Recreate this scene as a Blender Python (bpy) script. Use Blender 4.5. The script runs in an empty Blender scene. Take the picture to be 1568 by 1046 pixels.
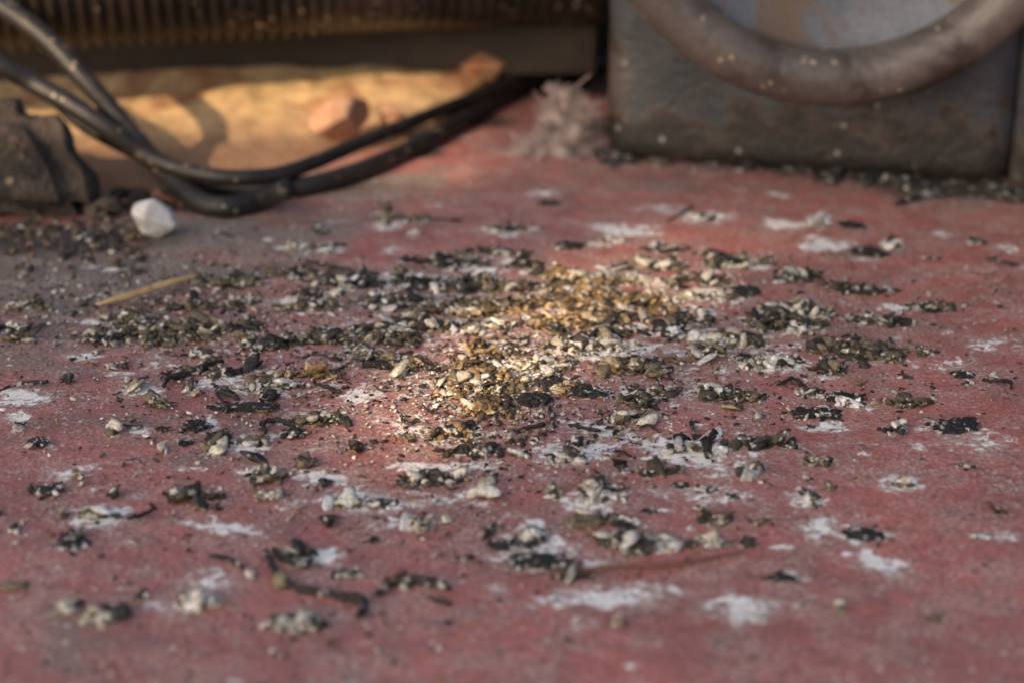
import bpy, bmesh, math, random
import numpy as np
from mathutils import Vector, Matrix
random.seed(7); rng=np.random.default_rng(11)
K=0.1   # all lengths below are written in decimetres, stored in metres
# ---------------------------------------------------------------- survey of the photographed site
PITCH=math.radians(20); H=2.8; F=784/math.tan(math.radians(15))
sp,cp=math.sin(PITCH),math.cos(PITCH)
def G(u,v,z=0.0):
    x=(u-784)/F; y=(523-v)/F
    t=(H-z)/(sp-y*cp)
    return (t*x, t*(cp+y*sp), z)
def S(u,v):
    y=(523-v)/F; t=H/(sp-y*cp)
    dep=PITCH-math.atan(y)
    return t/F, t/F/math.sin(dep)
# ---------------------------------------------------------------- node helpers
def newmat(name):
    m=bpy.data.materials.new(name); m.use_nodes=True
    nt=m.node_tree; nt.nodes.clear()
    out=nt.nodes.new('ShaderNodeOutputMaterial'); b=nt.nodes.new('ShaderNodeBsdfPrincipled')
    nt.links.new(b.outputs[0],out.inputs[0])
    tc=nt.nodes.new('ShaderNodeTexCoord'); mp=nt.nodes.new('ShaderNodeMapping')
    mp.inputs['Scale'].default_value=(10,10,10)
    nt.links.new(tc.outputs['Object'],mp.inputs['Vector'])
    return m,nt,b,mp.outputs[0]
def setin(nt,sock,val):
    if isinstance(val,bpy.types.NodeSocket): nt.links.new(val,sock)
    else: sock.default_value=val
def noise(nt,vec,scale,detail=4,rough=.6,dist=0):
    n=nt.nodes.new('ShaderNodeTexNoise'); n.inputs['Scale'].default_value=scale
    n.inputs['Detail'].default_value=detail; n.inputs['Roughness'].default_value=rough
    n.inputs['Distortion'].default_value=dist
    nt.links.new(vec,n.inputs['Vector']); return n.outputs[0]
def voro(nt,vec,scale,feat='F1'):
    n=nt.nodes.new('ShaderNodeTexVoronoi'); n.inputs['Scale'].default_value=scale; n.feature=feat
    nt.links.new(vec,n.inputs['Vector']); return n.outputs['Distance']
def math_(nt,op,a,b=0.0,c=0.0,clamp=False):
    n=nt.nodes.new('ShaderNodeMath'); n.operation=op; n.use_clamp=clamp
    setin(nt,n.inputs[0],a); setin(nt,n.inputs[1],b); setin(nt,n.inputs[2],c); return n.outputs[0]
def ramp(nt,f,lo,hi,a=0.0,b=1.0):
    n=nt.nodes.new('ShaderNodeMapRange'); n.interpolation_type='SMOOTHSTEP'
    n.inputs[1].default_value=lo; n.inputs[2].default_value=hi; n.inputs[3].default_value=a; n.inputs[4].default_value=b
    nt.links.new(f,n.inputs[0]); return n.outputs[0]
def mix(nt,f,a,b,mode='MIX'):
    n=nt.nodes.new('ShaderNodeMix'); n.data_type='RGBA'; n.blend_type=mode
    def c(v): return v if isinstance(v,bpy.types.NodeSocket) else (v[0],v[1],v[2],1)
    setin(nt,n.inputs[0],f); setin(nt,n.inputs[6],c(a)); setin(nt,n.inputs[7],c(b)); return n.outputs[2]
def bump(nt,b,h,dist,strength=1.0):
    n=nt.nodes.new('ShaderNodeBump'); n.inputs['Distance'].default_value=dist; n.inputs['Strength'].default_value=strength
    nt.links.new(h,n.inputs['Height']); nt.links.new(n.outputs[0],b.inputs['Normal'])
def simple(name,c1,c2,c3,s=4,rough=.8,metal=0,bd=.0006,lo=.52,hi=.68,spk=None,fine=30,ydirt=None):
    m,nt,b,v=newmat(name)
    n1=noise(nt,v,s,5,.65); n2=noise(nt,v,s*.37+1,4,.7,.6); n3=noise(nt,v,fine,3,.7)
    col=mix(nt,ramp(nt,n1,.35,.65),c1,c2); col=mix(nt,ramp(nt,n2,lo,hi),col,c3)
    col=mix(nt,ramp(nt,n3,.3,.7,0,.35),col,(c1[0]*.4,c1[1]*.4,c1[2]*.4))
    if spk:
        d=voro(nt,v,spk[0]); k=noise(nt,v,spk[0]*.3,2)
        mk=math_(nt,'MULTIPLY',ramp(nt,d,.08,.28,1,0),ramp(nt,k,.52,.60))
        col=mix(nt,mk,col,spk[1])
    if ydirt:
        sep=nt.nodes.new('ShaderNodeSeparateXYZ'); nt.links.new(v,sep.inputs[0])
        e=math_(nt,'ADD',sep.outputs[1],math_(nt,'MULTIPLY',math_(nt,'SUBTRACT',n2,.5),2.0))
        e=math_(nt,'SUBTRACT',e,math_(nt,'MULTIPLY',math_(nt,'ADD',sep.outputs[0],2.5),.35))
        col=mix(nt,ramp(nt,e,ydirt[0],ydirt[1],1,0),col,ydirt[2])
    nt.links.new(col,b.inputs['Base Color']); b.inputs['Roughness'].default_value=rough; b.inputs['Metallic'].default_value=metal
    hh=math_(nt,'ADD',n3,n1); bump(nt,b,hh,bd); return m
# ---------------------------------------------------------------- mesh helpers
def mkobj(name,verts,faces,mat,parent=None,smooth=True,cols=None,colname='Col'):
    me=bpy.data.meshes.new(name)
    verts=np.asarray(verts,dtype=np.float32)*K
    if isinstance(faces,np.ndarray):
        n=faces.shape[1]
        me.vertices.add(len(verts)); me.vertices.foreach_set('co',verts.ravel())
        me.loops.add(faces.size); me.loops.foreach_set('vertex_index',faces.astype(np.int32).ravel())
        me.polygons.add(len(faces)); me.polygons.foreach_set('loop_start',np.arange(0,faces.size,n,dtype=np.int32))
        me.polygons.foreach_set('loop_total',np.full(len(faces),n,dtype=np.int32))
        me.update(calc_edges=True)
    else:
        me.from_pydata([tuple(map(float,p)) for p in verts],[],faces)
    me.validate()
    me.polygons.foreach_set('use_smooth',[smooth]*len(me.polygons))
    if cols is not None:
        a=me.color_attributes.new(colname,'FLOAT_COLOR','POINT'); a.data.foreach_set('color',np.asarray(cols,dtype=np.float32).ravel())
    me.materials.append(mat)
    o=bpy.data.objects.new(name,me); bpy.context.scene.collection.objects.link(o)
    if parent: o.parent=parent
    return o
def empty(name):
    e=bpy.data.objects.new(name,None); bpy.context.scene.collection.objects.link(e); e.empty_display_size=.05; return e
ICO={}
for s in (1,2,3,4,5):
    bm=bmesh.new(); bmesh.ops.create_icosphere(bm,subdivisions=s,radius=1)
    bm.verts.ensure_lookup_table()
    ICO[s]=(np.array([v.co[:] for v in bm.verts]),np.array([[v.index for v in f.verts] for f in bm.faces])); bm.free()
def sines(v,amp,kmin,kmax,n=8):
    k=rng.normal(size=(3,n)); k=k/np.linalg.norm(k,axis=0)*rng.uniform(kmin,kmax,size=n)
    if len(v)>50000:
        r=np.zeros(len(v))
        for i in range(n): r+=np.sin(v@k[:,i]+rng.uniform(0,6.28))
        return r*amp/math.sqrt(n)
    return np.sin(v@k+rng.uniform(0,6.28,size=n)).sum(1)*amp/math.sqrt(n)
class Acc:
    def __init__(s): s.v=[];s.f=[];s.c=[];s.n=0
    def add(s,v,f,c):
        s.v.append(v); s.f.append(f+s.n); s.c.append(np.tile(np.array([c[0],c[1],c[2],1.0]),(len(v),1)) if np.ndim(c)==1 else c); s.n+=len(v)
    def obj(s,name,mat,parent=None,smooth=True): return mkobj(name,np.vstack(s.v),np.vstack(s.f),mat,parent,smooth,np.vstack(s.c))
def rot(rz,rx=0,ry=0):
    return np.array((Matrix.Rotation(rz,3,'Z')@Matrix.Rotation(rx,3,'X')@Matrix.Rotation(ry,3,'Y')))
def blob(acc,c,dim,rz=0,tilt=0,sub=2,rough=.25,col=(.1,.1,.1),fine=.06,pinch=0,cuts=0,vf=0):
    v,f=ICO[sub]
    p=v
    if cuts:
        k=rng.normal(size=(3,cuts)); k/=np.linalg.norm(k,axis=0); p=p.copy()
        for i in range(cuts):
            d=p@k[:,i]; p=p-np.outer(np.clip(d-rng.uniform(.4,.8),0,None),k[:,i])
    r=1+sines(v,rough,1.5,4,5)+sines(v,fine,7,14,5)
    if vf: r=r+sines(v,vf,16,34,8)
    p=p*r[:,None]
    if pinch: p[:,2]-=pinch*np.exp(-4*(p[:,0]**2+p[:,1]**2))*(p[:,2]>0)
    p=p*np.array(dim)
    p=p@rot(rz,rng.uniform(-tilt,tilt),rng.uniform(-tilt,tilt)).T
    acc.add(p+np.array(c),f,col)
def catmull(pts,n=12):
    P=[np.array(p,float) for p in pts]; P=[2*P[0]-P[1]]+P+[2*P[-1]-P[-2]]
    out=[]
    for i in range(1,len(P)-2):
        for k in range(n):
            t=k/n; a,b,c,d=P[i-1:i+3]
            out.append(.5*((2*b)+(-a+c)*t+(2*a-5*b+4*c-d)*t*t+(-a+3*b-3*c+d)*t**3))
    out.append(P[-2]); return np.array(out)
def tube(path,rad,seg=12,radfun=None,jitter=0):
    path=np.array(path); n=len(path)
    T=np.gradient(path,axis=0); T/=np.linalg.norm(T,axis=1)[:,None]+1e-9
    up=np.array([0,0,1.0]); V=[]
    s=np.concatenate([[0],np.cumsum(np.linalg.norm(np.diff(path,axis=0),axis=1))])
    ang=np.linspace(0,2*math.pi,seg,endpoint=False)
    for i in range(n):
        a=np.cross(T[i],up); a/=np.linalg.norm(a)+1e-9; b=np.cross(a,T[i])
        r=rad if np.ndim(rad)==0 else rad[i]
        rr=np.full(seg,float(r)) if radfun is None else r*radfun(s[i],ang,s[-1])*np.ones(seg)
        if jitter: rr=rr*(1+rng.normal(size=seg)*jitter)
        V.append(path[i]+np.cos(ang)[:,None]*a*rr[:,None]+np.sin(ang)[:,None]*b*rr[:,None])
    V=np.vstack(V+[path[:1],path[-1:]])
    Fq=[]
    for i in range(n-1):
        for j in range(seg):
            a=i*seg+j; b=i*seg+(j+1)%seg; Fq+= [[a,b,b+seg],[a,b+seg,a+seg]]
    e0=n*seg; e1=e0+1
    for j in range(seg):
        Fq.append([e0,(j+1)%seg,j]); Fq.append([e1,(n-1)*seg+j,(n-1)*seg+(j+1)%seg])
    return V,np.array(Fq)
def bevbox(name,size,loc,rz,mat,bev=.05,parent=None,seg=4):
    bm=bmesh.new(); bmesh.ops.create_cube(bm,size=1)
    for v in bm.verts: v.co=Vector((v.co.x*size[0],v.co.y*size[1],v.co.z*size[2]))
    if bev: bmesh.ops.bevel(bm,geom=bm.edges[:],offset=bev,segments=seg,affect='EDGES',profile=.5)
    bm.verts.ensure_lookup_table(); bm.verts.index_update()
    V=np.array([v.co[:] for v in bm.verts]); Fc=[[v.index for v in f.verts] for f in bm.faces]; bm.free()
    V=V@rot(rz).T+np.array(loc)
    return mkobj(name,V,Fc,mat,parent,True)
# ================================================================= DEBRIS SURVEY
clumps=[]
def cl(s):
    for ln in s.strip().split(';'):
        q=ln.split(',')
        if len(q)>=5: clumps.append((q[0].strip(),*[float(x) for x in q[1:5]]))
cl("""K,1465,655,40,12;K,1250,634,38,13;K,1292,609,26,9;K,898,601,30,9;K,1472,574,17,6;K,1358,663,12,6;K,845,586,20,9;K,1025,502,22,12;K,1140,550,14,8;
K,72,752,20,8;K,60,678,16,7;K,112,833,24,18;K,335,671,18,8;K,300,653,18,9;K,450,665,14,9;K,375,623,45,8;K,1320,822,42,16;K,840,858,50,14;K,785,834,32,8;K,690,736,20,6;
K,1202,888,22,9;K,820,613,22,10;K,868,380,22,8;K,840,316,18,6;K,1305,348,18,7;K,1330,389,24,7;K,1495,371,10,5;K,1132,446,26,9;K,285,677,10,5;K,600,560,20,8;K,358,570,12,5;K,1080,752,16,5;K,1130,762,12,5;K,1040,745,9,4;K,1475,718,12,5;K,960,802,20,7;K,530,880,20,7;K,660,893,14,6""")
cl("""D,790,356,42,10;D,1240,427,48,8;D,1320,446,45,10;D,1195,483,34,10;D,1180,502,34,9;D,1370,496,30,7;D,1425,473,42,8;D,415,531,38,10;D,1020,383,30,8;D,1110,408,30,9;D,1095,392,30,7;
D,700,408,44,9;D,650,404,30,8;D,800,410,28,7;D,480,455,40,8;D,740,692,32,8;D,1050,676,16,8;D,1215,425,26,7;D,960,505,30,7;D,640,436,40,8;D,560,440,40,8;D,700,440,50,9;D,930,515,30,7;D,1050,495,30,8;D,490,355,14,6;D,600,470,30,8;D,880,880,26,7;D,460,850,26,10;
D,640,740,24,12;D,1320,545,24,8;D,440,525,22,7;D,160,520,30,8;D,20,505,26,7;D,1210,555,20,7;D,370,430,30,7""")
cl("""O,285,762,32,18;O,470,472,40,10;O,345,436,60,9;O,300,500,64,10;O,270,522,50,9;O,160,513,42,8;O,575,551,42,13;O,600,463,44,10;O,660,505,44,12;O,500,520,44,10;O,540,430,62,10;O,450,420,44,9;
O,750,392,60,9;O,700,470,54,12;O,760,440,44,12;O,1245,711,30,10;O,1300,540,64,17;O,1350,547,32,10;O,1420,543,20,7;O,1225,480,44,12;O,1130,610,36,9;O,950,560,38,12;O,920,748,30,11;O,410,731,28,12;
O,480,645,42,10;O,1180,682,50,7;O,1010,722,24,10;O,1385,621,26,7;O,240,618,22,5;O,965,642,42,9;O,1100,798,40,10;O,40,470,30,6;O,25,520,30,7;O,320,470,60,7;O,200,490,50,6;O,380,500,30,8;O,300,545,30,8;
O,600,340,34,9;O,590,325,18,6;O,1280,568,34,9;O,620,520,40,10;O,570,520,40,10;O,1050,430,40,10;O,1020,410,34,8;O,850,440,40,10;O,790,470,44,10;O,1240,500,30,8;O,905,800,40,8;O,495,385,30,7;O,770,600,30,9""")
cl("""G,735,582,52,19;G,740,630,36,18;G,700,664,30,10;G,910,455,62,18;G,960,470,60,15;G,880,430,50,12;G,840,500,54,12;G,740,480,54,10;G,1000,460,22,8;G,900,492,64,11;G,480,575,32,9;G,820,465,44,10;G,780,540,44,8;G,700,600,24,10;G,930,435,40,8;G,660,480,36,8;G,650,560,26,7;G,765,615,24,8;G,720,560,30,9""")
cl("""C,970,430,26,9;C,905,432,26,8;C,990,405,20,7;C,770,502,34,8;C,450,383,18,8;C,505,386,14,7;C,1085,336,30,6;C,1120,520,46,14;C,1090,540,36,10;C,1170,556,36,10;C,1330,491,28,7;C,960,830,60,17;C,1090,830,22,11;C,640,806,18,11;
C,415,762,20,11;C,465,958,40,13;C,100,935,16,14;C,158,951,26,11;C,300,925,34,16;C,1150,726,22,12;C,925,765,30,9;C,1090,455,40,8;C,1140,405,24,7;C,740,758,12,8;C,330,688,12,7;C,840,575,16,6;C,1240,765,18,8;C,1380,748,16,7;C,800,560,50,8;C,860,530,50,8;C,1180,480,30,7;C,1210,470,30,6;C,700,590,30,7;C,1100,600,26,6;C,820,820,20,8;C,530,435,30,6;C,910,530,50,8;C,1250,345,20,6;C,1060,690,40,8;C,560,770,40,7;C,870,700,40,8;C,660,665,16,5;
C,600,500,34,6;C,420,590,40,6;C,1000,600,34,6;C,860,560,30,6;C,730,430,30,6;C,150,790,24,5;C,390,676,20,6;C,215,592,18,5""")
types=['D','O','C','K','O','C','O','C']
for i in range(105):
    u=rng.normal(760,300); v=rng.normal(490,62)
    if v<345 or u<10 or u>1500: continue
    t=types[rng.integers(len(types))]
    if 680<u<1000 and rng.random()<.3: t='G'
    if t=='K': clumps.append((t,u,v,rng.uniform(6,13),rng.uniform(3,5)))
    else: clumps.append((t,u,v,rng.uniform(9,24),rng.uniform(3,7)))
for i in range(75):
    u=rng.uniform(0,1568); v=rng.uniform(540,960)
    t=['K','D','O','C'][rng.integers(4)]
    clumps.append((t,u,v,rng.uniform(4,9),rng.uniform(2.5,4)))
# keep the bare sun-lit floor patch as bare as it is in the photograph
clumps=[q for q in clumps if not (570<q[1]<672 and 583<q[2]<705 and q[3]>7)]
# ================================================================= FLOOR
white=[(150,790,42,15,1.2),(215,592,32,9,1.15),(390,678,32,14,1.2),(400,592,60,10,1),(330,580,40,8,.9),(560,766,60,13,1.15),(640,660,32,8,1.1),
(215,655,26,6,1),(30,602,40,11,1.05),(30,632,22,6,1),(1045,690,85,16,1.2),(880,690,60,16,1.1),(905,770,50,18,.9),(820,840,55,26,1.05),(815,805,18,10,1.2),
(930,912,95,15,.95),(1135,932,48,22,.9),(1340,865,60,14,.9),(1255,810,22,14,1.1),(935,535,100,12,1.1),(800,572,60,13,1.05),(1095,600,38,10,1.1),
(1000,600,50,8,1),(1180,552,60,14,1.05),(1105,520,45,14,1.05),(955,356,50,9,.9),(1080,335,48,9,.8),(1268,376,40,9,1.05),(1200,346,32,8,.8),(1255,338,20,8,.8),
(1240,765,26,14,1.05),(1375,745,30,12,.95),(1540,825,20,9,.95),(1330,490,32,9,1),(1220,467,34,8,1),(1100,452,42,9,1),(1155,405,24,8,.9),
(720,712,28,9,1.05),(500,850,26,13,1.05),(340,805,50,9,.95),(320,890,40,20,.8),(490,728,55,9,1),(325,640,7,16,.95),(130,545,26,7,.85),(110,720,50,12,.65),
(830,300,28,8,.6),(450,382,24,8,.7),(760,592,90,16,.7),(640,715,44,9,1),(470,640,50,9,.9),(1268,655,32,7,1.05),(970,430,42,9,1),(550,604,36,9,.95),
(900,862,24,9,.85),(1030,325,30,6,.6),(740,415,30,8,.8),(600,385,26,7,.6),(880,590,40,8,.8),(910,655,60,10,.9),(600,440,30,7,.6),(1450,560,60,14,.5),
(1500,680,70,18,.5),(1440,360,20,8,.55),(1540,380,18,8,.65),(1190,300,26,6,.55),(700,760,60,16,.55),(1520,530,50,12,.55),(1100,760,70,16,.55),(250,560,60,10,.55),
(1010,755,30,8,.55),(890,955,30,10,.55),(760,900,18,7,.55),(970,1025,14,8,.55),(520,1035,60,14,.4),(370,1040,40,10,.45),(600,800,30,12,.7),(450,765,16,8,.7)]
for i in range(140):
    white.append((rng.normal(800,360),rng.normal(590,140),rng.uniform(6,30),rng.uniform(2,5),rng.uniform(.45,.8)))
for (t,u,v,rx,ry) in clumps: white.append((u+rng.normal()*rx*.6,v+rng.normal()*ry*.5,rx*rng.uniform(.8,1.5),ry*rng.uniform(.6,1.2),rng.uniform(.2,.75)))
def axis(lo,hi,st,far):
    d=np.arange(lo,hi+1e-6,st); g=[hi+st*3,hi+.3,hi+1,hi+3,hi+8,hi+20,hi+60,hi+200,hi+1000,far]
    l=[lo-(x-hi) for x in g][::-1]; return np.concatenate([l,d,g])
xs=axis(-3.9,3.9,.022,9000); ys=axis(3.8,13.4,.026,9000)
X,Y=np.meshgrid(xs,ys); pts=np.stack([X.ravel(),Y.ravel()],1)
Xf,Yf=pts[:,0],pts[:,1]
def splat(dst,cx,cy,sx,sy,s,th=0.0):
    R_=3*max(sx,sy)
    i0,i1=np.searchsorted(xs,[cx-R_,cx+R_]); j0,j1=np.searchsorted(ys,[cy-R_,cy+R_])
    if i1<=i0 or j1<=j0: return
    dx_=(xs[i0:i1]-cx)[None,:]; dy_=(ys[j0:j1]-cy)[:,None]; c_,s_=math.cos(th),math.sin(th)
    a_=(dx_*c_+dy_*s_)/sx; b_=(-dx_*s_+dy_*c_)/sy
    g=np.exp(-.9*(a_*a_+b_*b_))*s
    sub=dst[j0:j1,i0:i1]; np.maximum(sub,g,out=sub)
gu=np.zeros(X.shape); dust=np.zeros(X.shape); grime=np.zeros(X.shape)
for (u,v,rx,ry,s) in white:
    if v<260: continue
    c=G(u,v); a,b=S(u,v); splat(gu,c[0],c[1],rx*a*1.15,ry*b*1.1,s,rng.normal()*.35)
c=G(800,540); a,b=S(800,540); splat(gu,c[0],c[1],520*a,170*b,.38)
for (u,v,rx,ry,s) in [(120,420,330,70,1.05),(330,360,230,50,1.0),(520,290,200,35,.85),(720,460,480,70,.5),(60,520,180,80,.65),(1500,310,200,30,.55),(100,1000,300,60,.4),(330,660,300,80,.35),(1250,520,300,80,.35),(900,280,300,30,.4)]:
    c=G(u,v); a,b=S(u,v); splat(dust,c[0],c[1],rx*a,ry*b,s)
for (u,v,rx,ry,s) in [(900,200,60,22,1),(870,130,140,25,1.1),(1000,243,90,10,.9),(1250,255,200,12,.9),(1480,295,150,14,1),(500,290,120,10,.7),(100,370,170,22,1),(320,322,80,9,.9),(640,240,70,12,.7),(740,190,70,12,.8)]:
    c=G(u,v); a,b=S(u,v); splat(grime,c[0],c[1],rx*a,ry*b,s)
rr=np.hypot(Xf,Yf-8); far=np.clip((rr-25)/15,0,1)
inner=(np.abs(Xf)<4.0)&(Yf>3.7)&(Yf<13.5)
p3=np.column_stack([pts,np.zeros(len(pts))])
z=(sines(p3,.010,.8,2.5,8)+sines(p3,.004,5,12,10)+sines(p3,.0015,30,60,12))*inner
cols=np.column_stack([gu.ravel(),dust.ravel(),far,grime.ravel()])
nx,ny=len(xs),len(ys)
idx=np.arange(nx*ny).reshape(ny,nx)
Fq=np.stack([idx[:-1,:-1].ravel(),idx[:-1,1:].ravel(),idx[1:,1:].ravel(),idx[1:,:-1].ravel()],1)
m,nt,b,v=newmat('worn_red_paint')
at=nt.nodes.new('ShaderNodeAttribute'); at.attribute_name='lay'
sx=nt.nodes.new('ShaderNodeSeparateColor'); nt.links.new(at.outputs['Color'],sx.inputs[0])
g_,d_,f_=sx.outputs[0],sx.outputs[1],sx.outputs[2]; gr_=at.outputs['Alpha']
nA=noise(nt,v,1.1,4,.6); nB=noise(nt,v,5,5,.65); nC=noise(nt,v,26,4,.7); nD=noise(nt,v,70,2,.7); nE=noise(nt,v,2.6,4,.7,.5)
col=mix(nt,ramp(nt,nA,.38,.62),(.46,.15,.125),(.35,.125,.105))
col=mix(nt,ramp(nt,nB,.42,.62,0,.8),col,(.39,.205,.17))
col=mix(nt,ramp(nt,nE,.48,.66,0,.5),col,(.24,.125,.105))
col=mix(nt,ramp(nt,nC,.5,.70,0,.75),col,(.15,.065,.055))
dm=math_(nt,'ADD',d_,math_(nt,'MULTIPLY',math_(nt,'SUBTRACT',nE,.5),1.7))
col=mix(nt,ramp(nt,dm,.12,.9,0,.9),col,(.18,.15,.12))
pm=math_(nt,'MULTIPLY',ramp(nt,nD,.53,.66),ramp(nt,nB,.38,.6,.25,.9))
col=mix(nt,pm,col,(.57,.49,.45))
col=mix(nt,ramp(nt,nD,.34,.46,.6,0),col,(.09,.05,.045))
vd=voro(nt,v,16)
col=mix(nt,math_(nt,'MULTIPLY',ramp(nt,vd,.08,.2,.9,0),ramp(nt,nE,.5,.58)),col,(.6,.55,.5))
vd2=voro(nt,v,11)
col=mix(nt,math_(nt,'MULTIPLY',ramp(nt,vd2,.06,.22,.85,0),ramp(nt,nB,.48,.58)),col,(.05,.035,.03))
n6=noise(nt,v,11,6,.78,1.6)
gm=math_(nt,'ADD',g_,math_(nt,'MULTIPLY',math_(nt,'SUBTRACT',n6,.5),4.0))
gm=math_(nt,'ADD',gm,math_(nt,'MULTIPLY',math_(nt,'SUBTRACT',nC,.5),1.8))
gate=ramp(nt,g_,.08,.45)
halo=math_(nt,'MULTIPLY',ramp(nt,gm,.05,.7,0,.45),gate)
col=mix(nt,halo,col,(.44,.37,.34))
mask=math_(nt,'MULTIPLY',ramp(nt,gm,.50,.74,0,1),gate)
gc=mix(nt,ramp(nt,nC,.3,.6),(.60,.58,.54),(.88,.87,.83))
gc=mix(nt,ramp(nt,nB,.55,.68,0,.7),gc,(.36,.32,.26))
col=mix(nt,mask,col,gc)
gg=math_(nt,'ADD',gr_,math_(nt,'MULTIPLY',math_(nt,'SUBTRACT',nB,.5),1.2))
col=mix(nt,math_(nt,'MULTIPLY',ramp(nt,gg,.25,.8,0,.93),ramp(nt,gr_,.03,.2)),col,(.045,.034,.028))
col=mix(nt,f_,col,(.2,.18,.16))
nt.links.new(col,b.inputs['Base Color'])
ro=ramp(nt,nB,.3,.7,.40,.66); nt.links.new(ro,b.inputs['Roughness'])
hh=math_(nt,'ADD',math_(nt,'MULTIPLY',nC,.5),math_(nt,'MULTIPLY',nD,.4))
bump(nt,b,hh,.0012)
floor=mkobj('red_painted_floor',np.column_stack([pts,z]),Fq,m,None,True,cols,'lay')
# ================================================================= DROPPINGS / DEBRIS
PAL={'K':[(.016,.014,.012)]*5+[(.035,.03,.025)]*3+[(.09,.075,.05)],
'D':[(.026,.023,.018)]*5+[(.06,.05,.035)]*3+[(.16,.12,.07),(.6,.57,.5),(.66,.63,.57),(.02,.018,.016)],
'O':[(.10,.08,.047)]*4+[(.19,.15,.085)]*4+[(.035,.03,.022)]*3+[(.62,.58,.48)]*2+[(.36,.30,.19),(.02,.018,.016)],
'G':[(.38,.25,.11)]*4+[(.23,.145,.06)]*4+[(.52,.38,.2)]*2+[(.09,.06,.03)]*3+[(.66,.59,.46)]*2+[(.03,.025,.02)]*2,
'C':[(.58,.53,.42)]*3+[(.78,.75,.69)]*4+[(.32,.27,.17)]*2+[(.05,.04,.03)]*3+[(.15,.12,.06)]}
acc=Acc()
def clump(t,u,v,rx,ry):
    x,y,_=G(u,v); a,bb=S(u,v); RX=rx*a; RY=ry*bb*.75
    pal=PAL[t]
    if t=='K' :
        n=1 if rx<24 else (1 if ry/rx<.33 and rx<41 else 3)
        for i in range(n):
            ox=rng.uniform(-.5,.5)*RX*(n>1); oy=rng.uniform(-.4,.4)*RY*(n>1); k=.95 if n==1 else .62
            tz=min(RX,RY)*k*rng.uniform(.2,.32)
            cc=(.02,.017,.014) if rng.random()<.8 else (.035,.03,.025)
            blob(acc,(x+ox,y+oy,tz*.6),(RX*k,RY*k,tz),rng.uniform(-.4,.4),.08,5 if rx>15 else 4,.2,cc,.14,pinch=.3,vf=.12)
        for i in range(int(6+rx/2)):
            th=rng.uniform(0,6.28); q=rng.uniform(.5,1.35); r=rng.uniform(.006,.016)
            cc=pal[rng.integers(len(pal))] if rng.random()<.65 else (.6,.55,.47)
            blob(acc,(x+math.cos(th)*q*RX,y+math.sin(th)*q*RY,r*.4),(r*1.4,r*rng.uniform(.5,1),r*.5),rng.uniform(0,6.3),.6,2,.3,cc,.12,0,3)
        return
    nb=max(1,int(rx/12))
    for i in range(nb):
        th=rng.uniform(0,6.28); q=math.sqrt(rng.random())*.75
        r=rng.uniform(.2,.42)*min(RX,RY*1.2)*(1 if t!='G' else .7)
        cc=pal[rng.integers(len(pal))]
        blob(acc,(x+math.cos(th)*q*RX,y+math.sin(th)*q*RY,r*.05),(r*rng.uniform(1.1,2.2),r,min(.028,r*.22)),rng.uniform(-.8,.8),.08,4,.32,cc,.18,vf=.16)
    n=int(rx*ry/(4.4 if t!='G' else 3.8))+6
    tone=rng.uniform(.8,1.25)
    lobes=[(rng.normal()*.5,rng.normal()*.45,rng.uniform(.15,.65)) for _ in range(6)]
    for i in range(n):
        lb=lobes[rng.integers(6)]
        px_=x+(lb[0]+rng.normal()*lb[2]*.65)*RX; py_=y+(lb[1]+rng.normal()*lb[2]*.65)*RY
        r=rng.uniform(.004,.0145)*(1+1.1*(rng.random()<.14))
        q=min(1,math.hypot((px_-x)/RX,(py_-y)/RY))
        hz=r*.35+rng.random()*.03*(1-q)
        cc=np.array(pal[rng.integers(len(pal))])*rng.uniform(.7,1.25)*tone
        cc=np.minimum(cc,.8); el=rng.uniform(1,2.3)
        blob(acc,(px_,py_,hz),(r*el,r,r*rng.uniform(.3,.75)),rng.uniform(0,6.3),.7,2,.3,cc,.14,0,4)
for q in clumps: clump(*q)
allc=[(.02,.017,.014)]*5+[(.09,.07,.04)]*4+[(.55,.5,.42)]*4+[(.3,.2,.08)]*2+[(.72,.7,.64)]*3
def crumbs(n,fu,rlo,rhi,sub=1):
    for i in range(n):
        u,v=fu()
        if v<250 or v>1080: continue
        x,y,_=G(u,v); r=rng.uniform(rlo,rhi)*(.6+.8*rng.random()**3)
        cc=np.array(allc[rng.integers(len(allc))])*rng.uniform(.7,1.2)
        blob(acc,(x,y,r*.3),(r*rng.uniform(1,2),r,r*.5),rng.uniform(0,6.3),.5,sub,.25,cc)
crumbs(4800,lambda:(rng.normal(780,330),rng.normal(530,115)),.004,.011)
crumbs(2800,lambda:(rng.uniform(-50,1620),rng.uniform(300,1060)),.0035,.009)
crumbs(1300,lambda:(rng.normal(745,65),rng.normal(600,55)),.004,.010)
crumbs(1000,lambda:(rng.normal(230,200),rng.normal(470,40)),.005,.012)
m,nt,b,v=newmat('dried_droppings')
at=nt.nodes.new('ShaderNodeAttribute'); at.attribute_name='Col'
nA=noise(nt,v,16,4,.7); nB=noise(nt,v,55,3,.75)
col=mix(nt,ramp(nt,nB,.35,.65,0,.65),at.outputs['Color'],mix(nt,1.0,at.outputs['Color'],(.3,.28,.26),'MULTIPLY'))
col=mix(nt,ramp(nt,nA,.35,.43,.85,0),col,(.70,.67,.60))
col=mix(nt,ramp(nt,nA,.62,.72,0,.75),col,(.03,.025,.02))
nt.links.new(col,b.inputs['Base Color']); nt.links.new(ramp(nt,nA,.3,.7,.30,.7),b.inputs['Roughness'])
bump(nt,b,math_(nt,'ADD',nB,nA),.001)
mdrop=m
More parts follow.
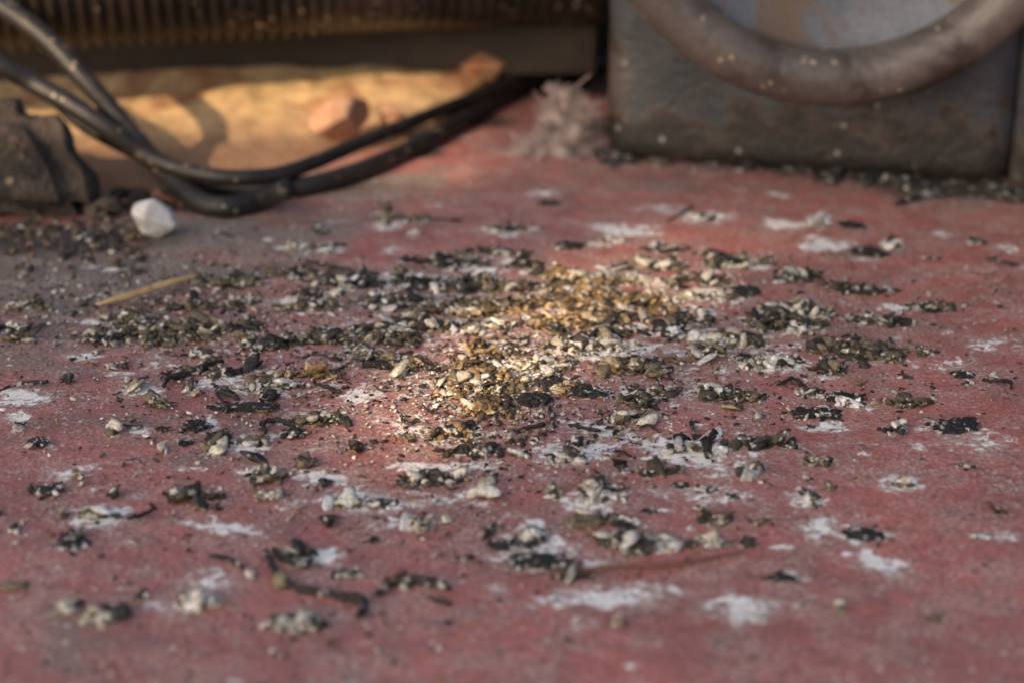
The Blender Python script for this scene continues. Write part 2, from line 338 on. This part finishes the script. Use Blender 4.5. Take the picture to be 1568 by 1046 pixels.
def worm(pl,px,col,sub=6,lift=.5):
    a=S(*pl[0])[0]; r=px*a*.5
    path=catmull([(lambda g:(g[0],g[1],r*lift+rng.uniform(0,.012)))(G(*p)) for p in pl],sub)
    path=path+rng.normal(size=path.shape)*r*.22
    n=len(path); rad=r*(.75+.35*np.sin(np.linspace(.3,2.9,n)))*(1+rng.normal(size=n)*.22)
    V,Fc=tube(path,rad,9,None,.1); acc.add(V,Fc,col)
W=[([(250,594),(262,582),(300,572),(325,560),(342,556)],8),([(330,596),(345,606),(366,613)],7),([(0,600),(30,591),(76,589)],6),([(408,850),(425,885),(455,903),(505,912),(555,925),(548,950)],11),
([(420,845),(440,860),(470,872)],10),([(590,890),(640,893),(690,906)],11),([(575,915),(600,900),(620,885)],9),([(320,856),(350,858),(372,870)],7),([(395,657),(415,648),(440,652),(456,664)],7),([(400,650),(408,664)],6),
([(1190,591),(1215,583),(1230,592),(1243,602)],5),([(1505,584),(1525,588),(1546,588),(1548,596)],5),([(460,400),(500,412),(540,417),(580,424)],6),([(195,798),(215,792),(236,780),(228,772)],6),
([(1130,681),(1165,674),(1190,684),(1222,690)],7),([(842,630),(849,655)],6),([(1058,648),(1064,672)],7),([(480,590),(505,598),(522,604)],6),([(655,920),(692,927)],7),([(348,508),(370,504),(396,510)],7),
([(930,790),(950,795),(975,800)],8),([(1085,705),(1082,685),(1094,668)],13),([(665,340),(705,342)],6),([(1410,397),(1440,399)],4),([(870,655),(920,664)],5),([(220,655),(165,652)],3),([(740,830),(760,805)],7),([(790,660),(835,652)],6),([(990,620),(1010,628)],5),([(1510,400),(1560,408)],4),([(1020,345),(1060,322)],5),([(350,630),(330,600)],5)]
for pl,w in W: worm(pl,w,(.022,.018,.015))
for i in range(100):
    u=rng.normal(760,330); v=rng.normal(540,110)
    if not 340<v<900: continue
    L=rng.uniform(6,20); th=rng.uniform(-.5,.5)+math.pi*(rng.random()<.5)
    p=[(u,v),(u+L*math.cos(th),v+L*.5*math.sin(th)),(u+L*1.8*math.cos(th+.5),v+L*.8*math.sin(th+.7))]
    worm(p,rng.uniform(2,4.5),(.03,.024,.018) if rng.random()<.7 else (.25,.18,.09),4)
for i in range(420):
    u=rng.uniform(-60,225); v=rng.normal(355,12) if rng.random()<.75 else rng.normal(385,16)
    x,y,_=G(u,v); r=rng.uniform(.008,.024); cc=np.array([(.05,.04,.028),(.09,.07,.042),(.03,.025,.018),(.2,.13,.07)][rng.integers(4)])
    blob(acc,(x,y,r*.5),(r*1.3,r,r*.6),rng.uniform(0,6.3),.5,2,.3,cc,.1,0,3)
for i in range(1500):
    u=rng.uniform(925,1600); base=np.interp(u,[930,1000,1100,1280,1400,1568],[248,236,240,262,284,296]); v=base+abs(rng.normal(0,9))-4
    x,y,_=G(u,v); r=rng.uniform(.008,.03)*(1+(rng.random()<.1)); cc=np.array([(.02,.018,.015),(.05,.04,.03),(.10,.075,.05),(.03,.025,.02)][rng.integers(4)])
    blob(acc,(x,y,r*.5),(r*1.6,r,r*.6),rng.uniform(-.7,.7),.4,2,.3,cc,.1,0,3)
for pl,w in [([(1280,262),(1330,268),(1400,264)],12),([(1370,318),(1430,300),(1500,296),(1570,290)],12),([(1400,305),(1470,300)],9),([(1180,240),(1250,250)],8)]: worm(pl,w,(.02,.018,.016))
acc.obj('bird_droppings',mdrop)
def flat_stick(name,pl,px,c1,c2,flat=.4,lift=.01):
    a=S(*pl[0])[0]; r=px*a*.5
    path=catmull([(lambda g:(g[0],g[1],r*.6+lift))(G(*p)) for p in pl],8)
    n=len(path); rad=r*np.clip(np.sin(np.linspace(.25,2.9,n))*1.3,0,1)
    V,Fc=tube(path,rad,10,lambda s,an,L:1-(1-flat)*np.abs(np.sin(an)),.04)
    mm=simple(name+'_fibre',c1,c2,(c1[0]*.5,c1[1]*.45,c1[2]*.4),9,.7,0,.0004)
    return mkobj(name,V,Fc,mm)
flat_stick('straw_stalk',[(150,482),(200,468),(250,452),(304,436)],19,(.50,.33,.15),(.6,.42,.22),.6,.03)
flat_stick('thin_twig',[(778,890),(880,880),(960,873),(1040,868),(1135,851)],8,(.16,.065,.04),(.2,.09,.055),.9)
# ================================================================= STONE
v0,f0=ICO[4]; p=v0.copy()
for i in range(14):
    k=rng.normal(size=3); k/=np.linalg.norm(k); d=p@k; lim=rng.uniform(.5,.8); p=p-np.outer(np.clip(d-lim,0,None),k)
p=p*(1+sines(v0,.02,6,14,8))[:,None]
g=G(242,368); p=p*np.array([.155,.11,.145])@rot(.4,.3,.2).T+np.array([g[0],g[1]+.05,.085])
mst=simple('white_quartz',(.56,.55,.53),(.68,.67,.65),(.42,.39,.35),8,.6,0,.0008)
mkobj('white_stone',p,f0,mst)
# ================================================================= CABLES
mcab=simple('black_rubber',(.014,.012,.011),(.022,.019,.017),(.04,.03,.022),6,.5,0,.0004,spk=(19,(.45,.36,.24)))
def cable(pl,r):
    path=catmull([G(*q) for q in pl],14); V,Fc=tube(path,r,18,lambda s,an,L:1+.02*np.sin(s*3)); return V,Fc
A=[(-140,-70,1.15),(-60,-30,1.05),(10,15,.92),(65,55,.8),(120,112,.62),(190,192,.35),(245,258,.16),(300,306,.07),(345,318,.055),(400,306,.06),(440,290,.16)]
B=[(-140,20,.9),(-40,78,.78),(50,128,.6),(110,162,.5),(165,198,.38),(230,244,.2),(320,282,.06),(430,290,.055),(520,273,.055),(620,233,.06),(700,190,.06),(800,136,.06),(900,102,.08),(1000,80,.1)]
C=[(-100,70,.75),(0,105,.62),(70,140,.5),(120,185,.36),(190,225,.26),(260,255,.2),(345,272,.17),(440,264,.15),(560,216,.15),(700,160,.14),(850,106,.12),(950,88,.1)]
for i,(pl,r) in enumerate([(A,.056),(B,.055),(C,.042)]):
    V,Fc=cable(pl,r); mkobj('black_cable' if i==0 else 'black_cable.%03d'%i,V,Fc,mcab)
# ================================================================= CORRUGATED CONDUIT
mrod=simple('brown_oxidised_metal',(.024,.019,.016),(.048,.036,.027),(.014,.012,.011),3,.28,.4,.0004,spk=(17,(.5,.42,.3)))
R=.31; zc=.55+R
s0=np.array([-5.2,10.55,zc+.03]); s1=np.array([.5,12.15,zc])
n=1000; path=np.array([s0+(s1-s0)*t for t in np.linspace(0,1,n)])
def rib(s,an,L):
    fade=1 if s<L-1.9 else max(.15,1-(s-(L-1.9))/.3)
    ph=2*math.pi*s/.085+an
    w=np.sin(ph)
    return 1+fade*.065*np.sign(w)*np.abs(w)**.6
V,Fc=tube(path,R,40,rib)
con=empty('corrugated_conduit'); mkobj('ribbed_pipe',V,Fc,mrod,con)
dirn=(s1-s0)/np.linalg.norm(s1-s0)
cpt=s0+(s1-s0)*.985; V,Fc=tube(np.array([cpt-dirn*.12,cpt-dirn*.1,cpt+dirn*.1,cpt+dirn*.12]),np.array([R*1.0,R*1.06,R*1.06,R*1.0]),40); mkobj('end_collar',V,Fc,mrod,con)
# ================================================================= BEAM + HOUSING
mbeam=simple('brown_painted_steel',(.038,.029,.023),(.06,.044,.034),(.026,.021,.018),2,.75,.0,.0005)
beam=empty('steel_beam')
bevbox('lower_flange',(5.9,.12,.36),(-2.4,12.04,.37),math.radians(5),mbeam,.02,beam)
bevbox('web',(5.9,.08,.5),(-2.4,12.18,.78),math.radians(5),mbeam,.012,beam)
bevbox('upper_flange',(5.9,.5,.07),(-2.4,12.14,1.11),math.radians(5),mbeam,.015,beam)
mdark=simple('dark_housing_paint',(.014,.013,.013),(.022,.02,.019),(.035,.026,.02),1.5,.7,.1,.0005)
hs=empty('machine_housing')
bevbox('body',(9.0,3,2.3),(.8,14.6,1.17),0,mdark,.08,hs)
for i,xx in enumerate((-3.2,-.9,1.4,3.7)): bevbox('panel_%d'%(i+1),(2.0,.06,1.6),(xx,13.08,1.30),0,mdark,.025,hs)
# ================================================================= SUNLIT ROUGH CONCRETE
mcon=simple('ochre_concrete',(.60,.41,.20),(.70,.49,.26),(.42,.20,.10),2.4,.9,0,.0025,lo=.5,hi=.64,fine=9,ydirt=(10.35,11.3,(.25,.145,.085)))
gx=np.linspace(0,1,190); gy=np.linspace(0,1,110)
fr=[(-4.0,9.95),(-2.7,9.95),(-2.0,10.0),(-1.6,10.12),(-1.2,10.42),(-.65,11.05),(-.2,12.1),(.02,12.8)]
fx=[p_[0] for p_ in fr]; fy=[p_[1] for p_ in fr]
VV=[]
for t in gy:
    for s in gx:
        x=-4+4.02*s; y0=np.interp(x,fx,fy); y=y0+(13.0-y0)*t; VV.append((x,y,0))
VV=np.array(VV); tt=np.repeat(gy,len(gx))
yy=VV[:,1]
h=.05*np.clip(tt*6,0,1)+.06*tt+.16*np.clip((yy-11.0)/1.0,0,1)**1.5+(sines(VV,.018,2,5,8)+sines(VV,.009,8,20,10)+sines(VV,.006,20,45,10))*np.clip(tt*6,0,1)-.03*(tt<=0.001)
VV[:,2]=h
idx=np.arange(len(VV)).reshape(len(gy),len(gx))
Fq=np.stack([idx[:-1,:-1].ravel(),idx[:-1,1:].ravel(),idx[1:,1:].ravel(),idx[1:,:-1].ravel()],1)
mkobj('rough_concrete_ledge',VV,Fq,mcon)
mbr=simple('broken_brick',(.44,.19,.10),(.5,.30,.18),(.6,.46,.34),5,.9,0,.0015)
def rock(name,u,v,zz,dim,rz,mat,cuts=12):
    p=ICO[4][0].copy()
    for i in range(cuts):
        k=rng.normal(size=3); k/=np.linalg.norm(k); d=p@k; p=p-np.outer(np.clip(d-rng.uniform(.45,.8),0,None),k)
    p=p*(1+sines(ICO[4][0],.05,4,12,8))[:,None]
    g=G(u,v,zz); mkobj(name,p*np.array(dim)@rot(rz,.2,.1).T+np.array(g),ICO[4][1],mat)
rock('brick_fragment',525,190,.18,(.24,.16,.16),.5,mbr)
rock('brick_fragment.001',600,180,.16,(.12,.12,.10),1.2,mbr)
rock('brick_fragment.002',730,104,.24,(.2,.15,.13),.2,mbr)
# ================================================================= LEFT CONCRETE BLOCK + RUBBLE
mblk=simple('grimy_concrete',(.06,.046,.036),(.10,.074,.054),(.03,.024,.02),3.5,.9,0,.004,spk=(9,(.25,.18,.12)),fine=14,lo=.46,hi=.58)
bm=bmesh.new(); bmesh.ops.create_cube(bm,size=1)
for v_ in bm.verts:
    tx=(v_.co.x>0); tz=v_.co.z>0
    x=-4.6 if not tx else (-2.5 if tz else -2.14)
    y=(9.6 if tz else 9.45) if v_.co.y<0 else 9.95
    v_.co=Vector((x,y,.62 if tz else -.03))
bmesh.ops.bevel(bm,geom=bm.edges[:],offset=.12,segments=5,affect='EDGES')
bmesh.ops.triangulate(bm,faces=bm.faces[:])
bmesh.ops.subdivide_edges(bm,edges=bm.edges[:],cuts=7,use_grid_fill=True)
bm.verts.index_update()
V=np.array([v_.co[:] for v_ in bm.verts]); Fc=[[q.index for q in f.verts] for f in bm.faces]; bm.free()
V=V+np.column_stack([sines(V,.05,2,6,8)+sines(V,.022,12,25,8),sines(V,.05,2,6,8)+sines(V,.022,12,25,8),sines(V,.04,3,9,8)])
mkobj('concrete_block',V,Fc,mblk)
ra=Acc()
for i in range(46):
    u=rng.uniform(40,290); v=rng.uniform(300,338)-max(0,(u-200))*.1; x,y,_=G(u,v); r=rng.uniform(.03,.10)*(1 if u<200 else .6)
    blob(ra,(x,y,r*.4),(r*1.4,r,r*.8),rng.uniform(0,6.3),.5,3,.2,(.1,.1,.1),.08,0,7)
ra.obj('concrete_rubble',mblk)
# ================================================================= GREY METAL BLOCK
m,nt,b,v=newmat('worn_grey_enamel')
n1=noise(nt,v,1.6,5,.65); n2=noise(nt,v,2.4,5,.72,.8); n3=noise(nt,v,24,3,.7)
col=mix(nt,ramp(nt,n1,.35,.65),(.032,.036,.042),(.066,.071,.08))
sep=nt.nodes.new('ShaderNodeSeparateXYZ'); nt.links.new(v,sep.inputs[0])
low=ramp(nt,sep.outputs[2],0.0,.6,.2,0.0)
rm=math_(nt,'ADD',n2,low)
col=mix(nt,ramp(nt,rm,.50,.58,0,.8),col,(.066,.042,.028))
col=mix(nt,ramp(nt,rm,.55,.64,0,.9),col,(.018,.016,.015))
d=voro(nt,v,9); kk=noise(nt,v,3,2)
col=mix(nt,math_(nt,'MULTIPLY',ramp(nt,d,.05,.2,1,0),ramp(nt,kk,.52,.58)),col,(.35,.33,.3))
nt.links.new(col,b.inputs['Base Color']); b.inputs['Roughness'].default_value=.48
bump(nt,b,math_(nt,'ADD',n3,n1),.0018); mgrey=m
mb=empty('grey_machine_base')
ang=math.atan2(-.62,2.3)
L=2.27; dx,dy=math.cos(ang),math.sin(ang); nxn,nyn=-dy,dx
def along(a,dp,z): return (.52+dx*a+nxn*dp,10.72+dy*a+nyn*dp,z)
bevbox('casting',(L,2.2,2.4),along(L/2,1.1,1.18),ang,mgrey,.16,mb,6)
bevbox('side_casting',(2.4,2.0,2.4),along(L+1.2,1.14,1.18),ang,mgrey,.03,mb,4)
for i,a_ in enumerate((.5,1.75,3.2)):
    c_=along(a_,-.01,1.95); q=np.array(c_); V,Fc=tube(np.array([q,q+np.array([-nxn,-nyn,0])*.07]),np.array([.07,.065]),6); mkobj('bolt_%d'%(i+1),V,Fc,mgrey,mb,False)
# ================================================================= WHEEL
mrim=simple('brown_worn_metal',(.10,.083,.075),(.16,.135,.122),(.055,.042,.035),2.6,.38,.2,.0006,spk=(14,(.45,.36,.25)))
mdisc=simple('blue_grey_enamel',(.10,.118,.145),(.16,.17,.19),(.13,.085,.055),2.4,.5,.1,.0006,lo=.5,hi=.64)
wh=empty('metal_wheel'); WC=np.array([1.68,9.86,1.83]); RM=1.15; rt=.15
th=np.linspace(0,2*math.pi,161)
Vt=[];seg=28
for t in th[:-1]:
    for a_ in np.linspace(0,2*math.pi,seg,endpoint=False):
        rr_=RM+rt*math.cos(a_); Vt.append((WC[0]+rr_*math.cos(t),WC[1]+rt*math.sin(a_),WC[2]+rr_*math.sin(t)))
Ft=[]
for i in range(160):
    for j in range(seg): Ft.append([i*seg+j,((i+1)%160)*seg+j,((i+1)%160)*seg+(j+1)%seg,i*seg+(j+1)%seg])
mkobj('rim',Vt,np.array(Ft),mrim,wh)
def lathe(name,prof,mat):
    Vs=[];Fs=[];n_=96
    for (r,y) in prof:
        for k in range(n_): t=2*math.pi*k/n_; Vs.append((WC[0]+r*math.cos(t),WC[1]+y,WC[2]+r*math.sin(t)))
    for i in range(len(prof)-1):
        for k in range(n_): Fs.append([i*n_+k,i*n_+(k+1)%n_,(i+1)*n_+(k+1)%n_,(i+1)*n_+k])
    mkobj(name,Vs,np.array(Fs),mat,wh)
lathe('dished_disc',[(1.08,.03),(1.0,.10),(.8,.17),(.5,.16),(.3,.10),(.3,.13),(.5,.19),(.8,.2),(1.0,.13),(1.10,.05)],mdisc)
lathe('hub',[(.001,-.12),(.2,-.12),(.24,-.08),(.26,.1),(.36,.12),(.36,.16)],mrim)
lathe('axle',[(.12,.12),(.12,1.2)],mrim)
# ================================================================= FEATHER TUFT
ft=Acc(); g=np.array(G(858,244))
for (ox,oz,sc_) in [(-.20,0,.9),(-.1,.03,1),(0,0,1.2),(.08,.12,1.2),(-.02,.2,1),(.12,.24,.9),(.0,.32,.8),(-.02,.08,1.2),(.14,.04,1)]:
    c0=g+np.array([ox,rng.normal()*.03,.03+oz])
    for i in range(220):
        d0=rng.normal(size=3); d0/=np.linalg.norm(d0); L_=rng.uniform(.04,.11)*sc_
        st=c0+rng.normal(size=3)*.025; bend=rng.normal(size=3)*.03
        pt=[st,st+d0*L_*.5+bend*.4,st+d0*L_+bend]
        pt=[np.array([q[0],q[1],max(q[2],.01)]) for q in pt]
        V,Fc=tube(catmull(pt,2),rng.uniform(.002,.0045),3); ft.add(V,Fc,(.5,.4,.38))
    blob(ft,c0,(.06*sc_,.05*sc_,.055*sc_),rng.uniform(0,3),.1,3,.35,(.42,.32,.28),.15)
mfe=simple('downy_fibre',(.44,.35,.32),(.54,.45,.42),(.32,.22,.2),6,.95)
ft.obj('downy_feather_tuft',mfe)
# ================================================================= LIGHT
EL=math.radians(30); tosun=np.array([-.62,-.785]); tosun/=np.linalg.norm(tosun)
sd=np.array([tosun[0]*math.cos(EL),tosun[1]*math.cos(EL),math.sin(EL)])
sun=bpy.data.lights.new('sun','SUN'); sun.energy=5; sun.angle=math.radians(.6); sun.color=(1,.72,.46)
so=bpy.data.objects.new('sun',sun); bpy.context.scene.collection.objects.link(so)
so.rotation_euler=Vector(sd).to_track_quat('Z','Y').to_euler()
D=30.0; ctr=np.array([0,9.5])+tosun*D; perp=np.array([-tosun[1],tosun[0]])
cell=.15
def inell(X_,Y_,u,v,rx,ry):
    c_=G(u,v); a_,b_=S(u,v); return ((X_-c_[0])/(rx*a_))**2+((Y_-c_[1])/(ry*b_))**2<1
def openat(w,zh,i,j):  # cells left open so sun falls only on the chosen patches
    P=np.array([ctr[0]+perp[0]*w,ctr[1]+perp[1]*w,zh]); t=P[2]/sd[2]; q=P-sd*t; X_,Y_=q[0],q[1]
    if -3.6<X_<-.15 and 10.1<Y_<12.35: return True
    if -3.6<X_<.6 and 12.35<=Y_<13.1: return (i+j)%4==0
    if math.hypot(X_-1.0,Y_-11.45)<.22: return True
    if inell(X_,Y_,630,632,105,100): return True
    if inell(X_,Y_,900,450,175,62): return (i+j)%5!=0
    if inell(X_,Y_,765,540,140,65): return (i+j)%6!=0
    if inell(X_,Y_,1080,370,120,40): return (i+j)%2==0
    return False
scr=empty('added_sun_blocker')  # added out-of-view screen; its cut holes shape the sun patches
i0,i1,j0,j1=-66,66,82,160
PV=[];PF=[];W_=j1-j0+1
for i in range(i0,i1+1):
    for j in range(j0,j1+1):
        w=i*cell; PV.append((ctr[0]+perp[0]*w,ctr[1]+perp[1]*w,j*cell))
for i in range(i0,i1):
    for j in range(j0,j1):
        if not openat((i+.5)*cell,(j+.5)*cell,i,j):
            a_=(i-i0)*W_+(j-j0); PF.append([a_,a_+W_,a_+W_+1,a_+1])
mf=simple('rusty_sun_blocker',(.2,.16,.13),(.28,.24,.2),(.2,.1,.05),.3,.8,0,.001)
mkobj('blocker_sheet',PV,PF,mf,scr,False)
for k,w in enumerate((-9.9,9.9)):  # supports for the added light-blocking screen
    q=np.array([ctr[0]+perp[0]*w,ctr[1]+perp[1]*w,0]); V,Fc=tube(np.array([q,q+np.array([.01,0,24.3])]),.35,12); mkobj('blocker_post_%d'%(k+1),V,Fc,mf,scr)
w=bpy.data.worlds.new('World'); bpy.context.scene.world=w; w.use_nodes=True
nt=w.node_tree; bg=nt.nodes['Background']; sk=nt.nodes.new('ShaderNodeTexSky'); sk.sky_type='NISHITA'; sk.sun_disc=False
sk.sun_elevation=EL; sk.sun_rotation=math.atan2(sd[0],sd[1]); sk.dust_density=5; sk.air_density=.8; sk.ozone_density=.3
nt.links.new(sk.outputs[0],bg.inputs[0]); bg.inputs[1].default_value=.2
# ================================================================= CAMERA
cam=bpy.data.cameras.new('camera'); co=bpy.data.objects.new('camera',cam); bpy.context.scene.collection.objects.link(co)
co.location=(0,0,H*K); co.rotation_euler=(math.radians(70),0,0)
cam.sensor_width=36; cam.lens=18/math.tan(math.radians(15)); cam.clip_start=.01; cam.clip_end=3000
cam.dof.use_dof=True; gfo=G(784,620); cam.dof.focus_distance=K*(gfo[1]*cp+(H)*sp); cam.dof.aperture_fstop=6.5
bpy.context.scene.camera=co
sc=bpy.context.scene; sc.view_settings.view_transform='Standard'; sc.view_settings.look='None'; sc.view_settings.exposure=0
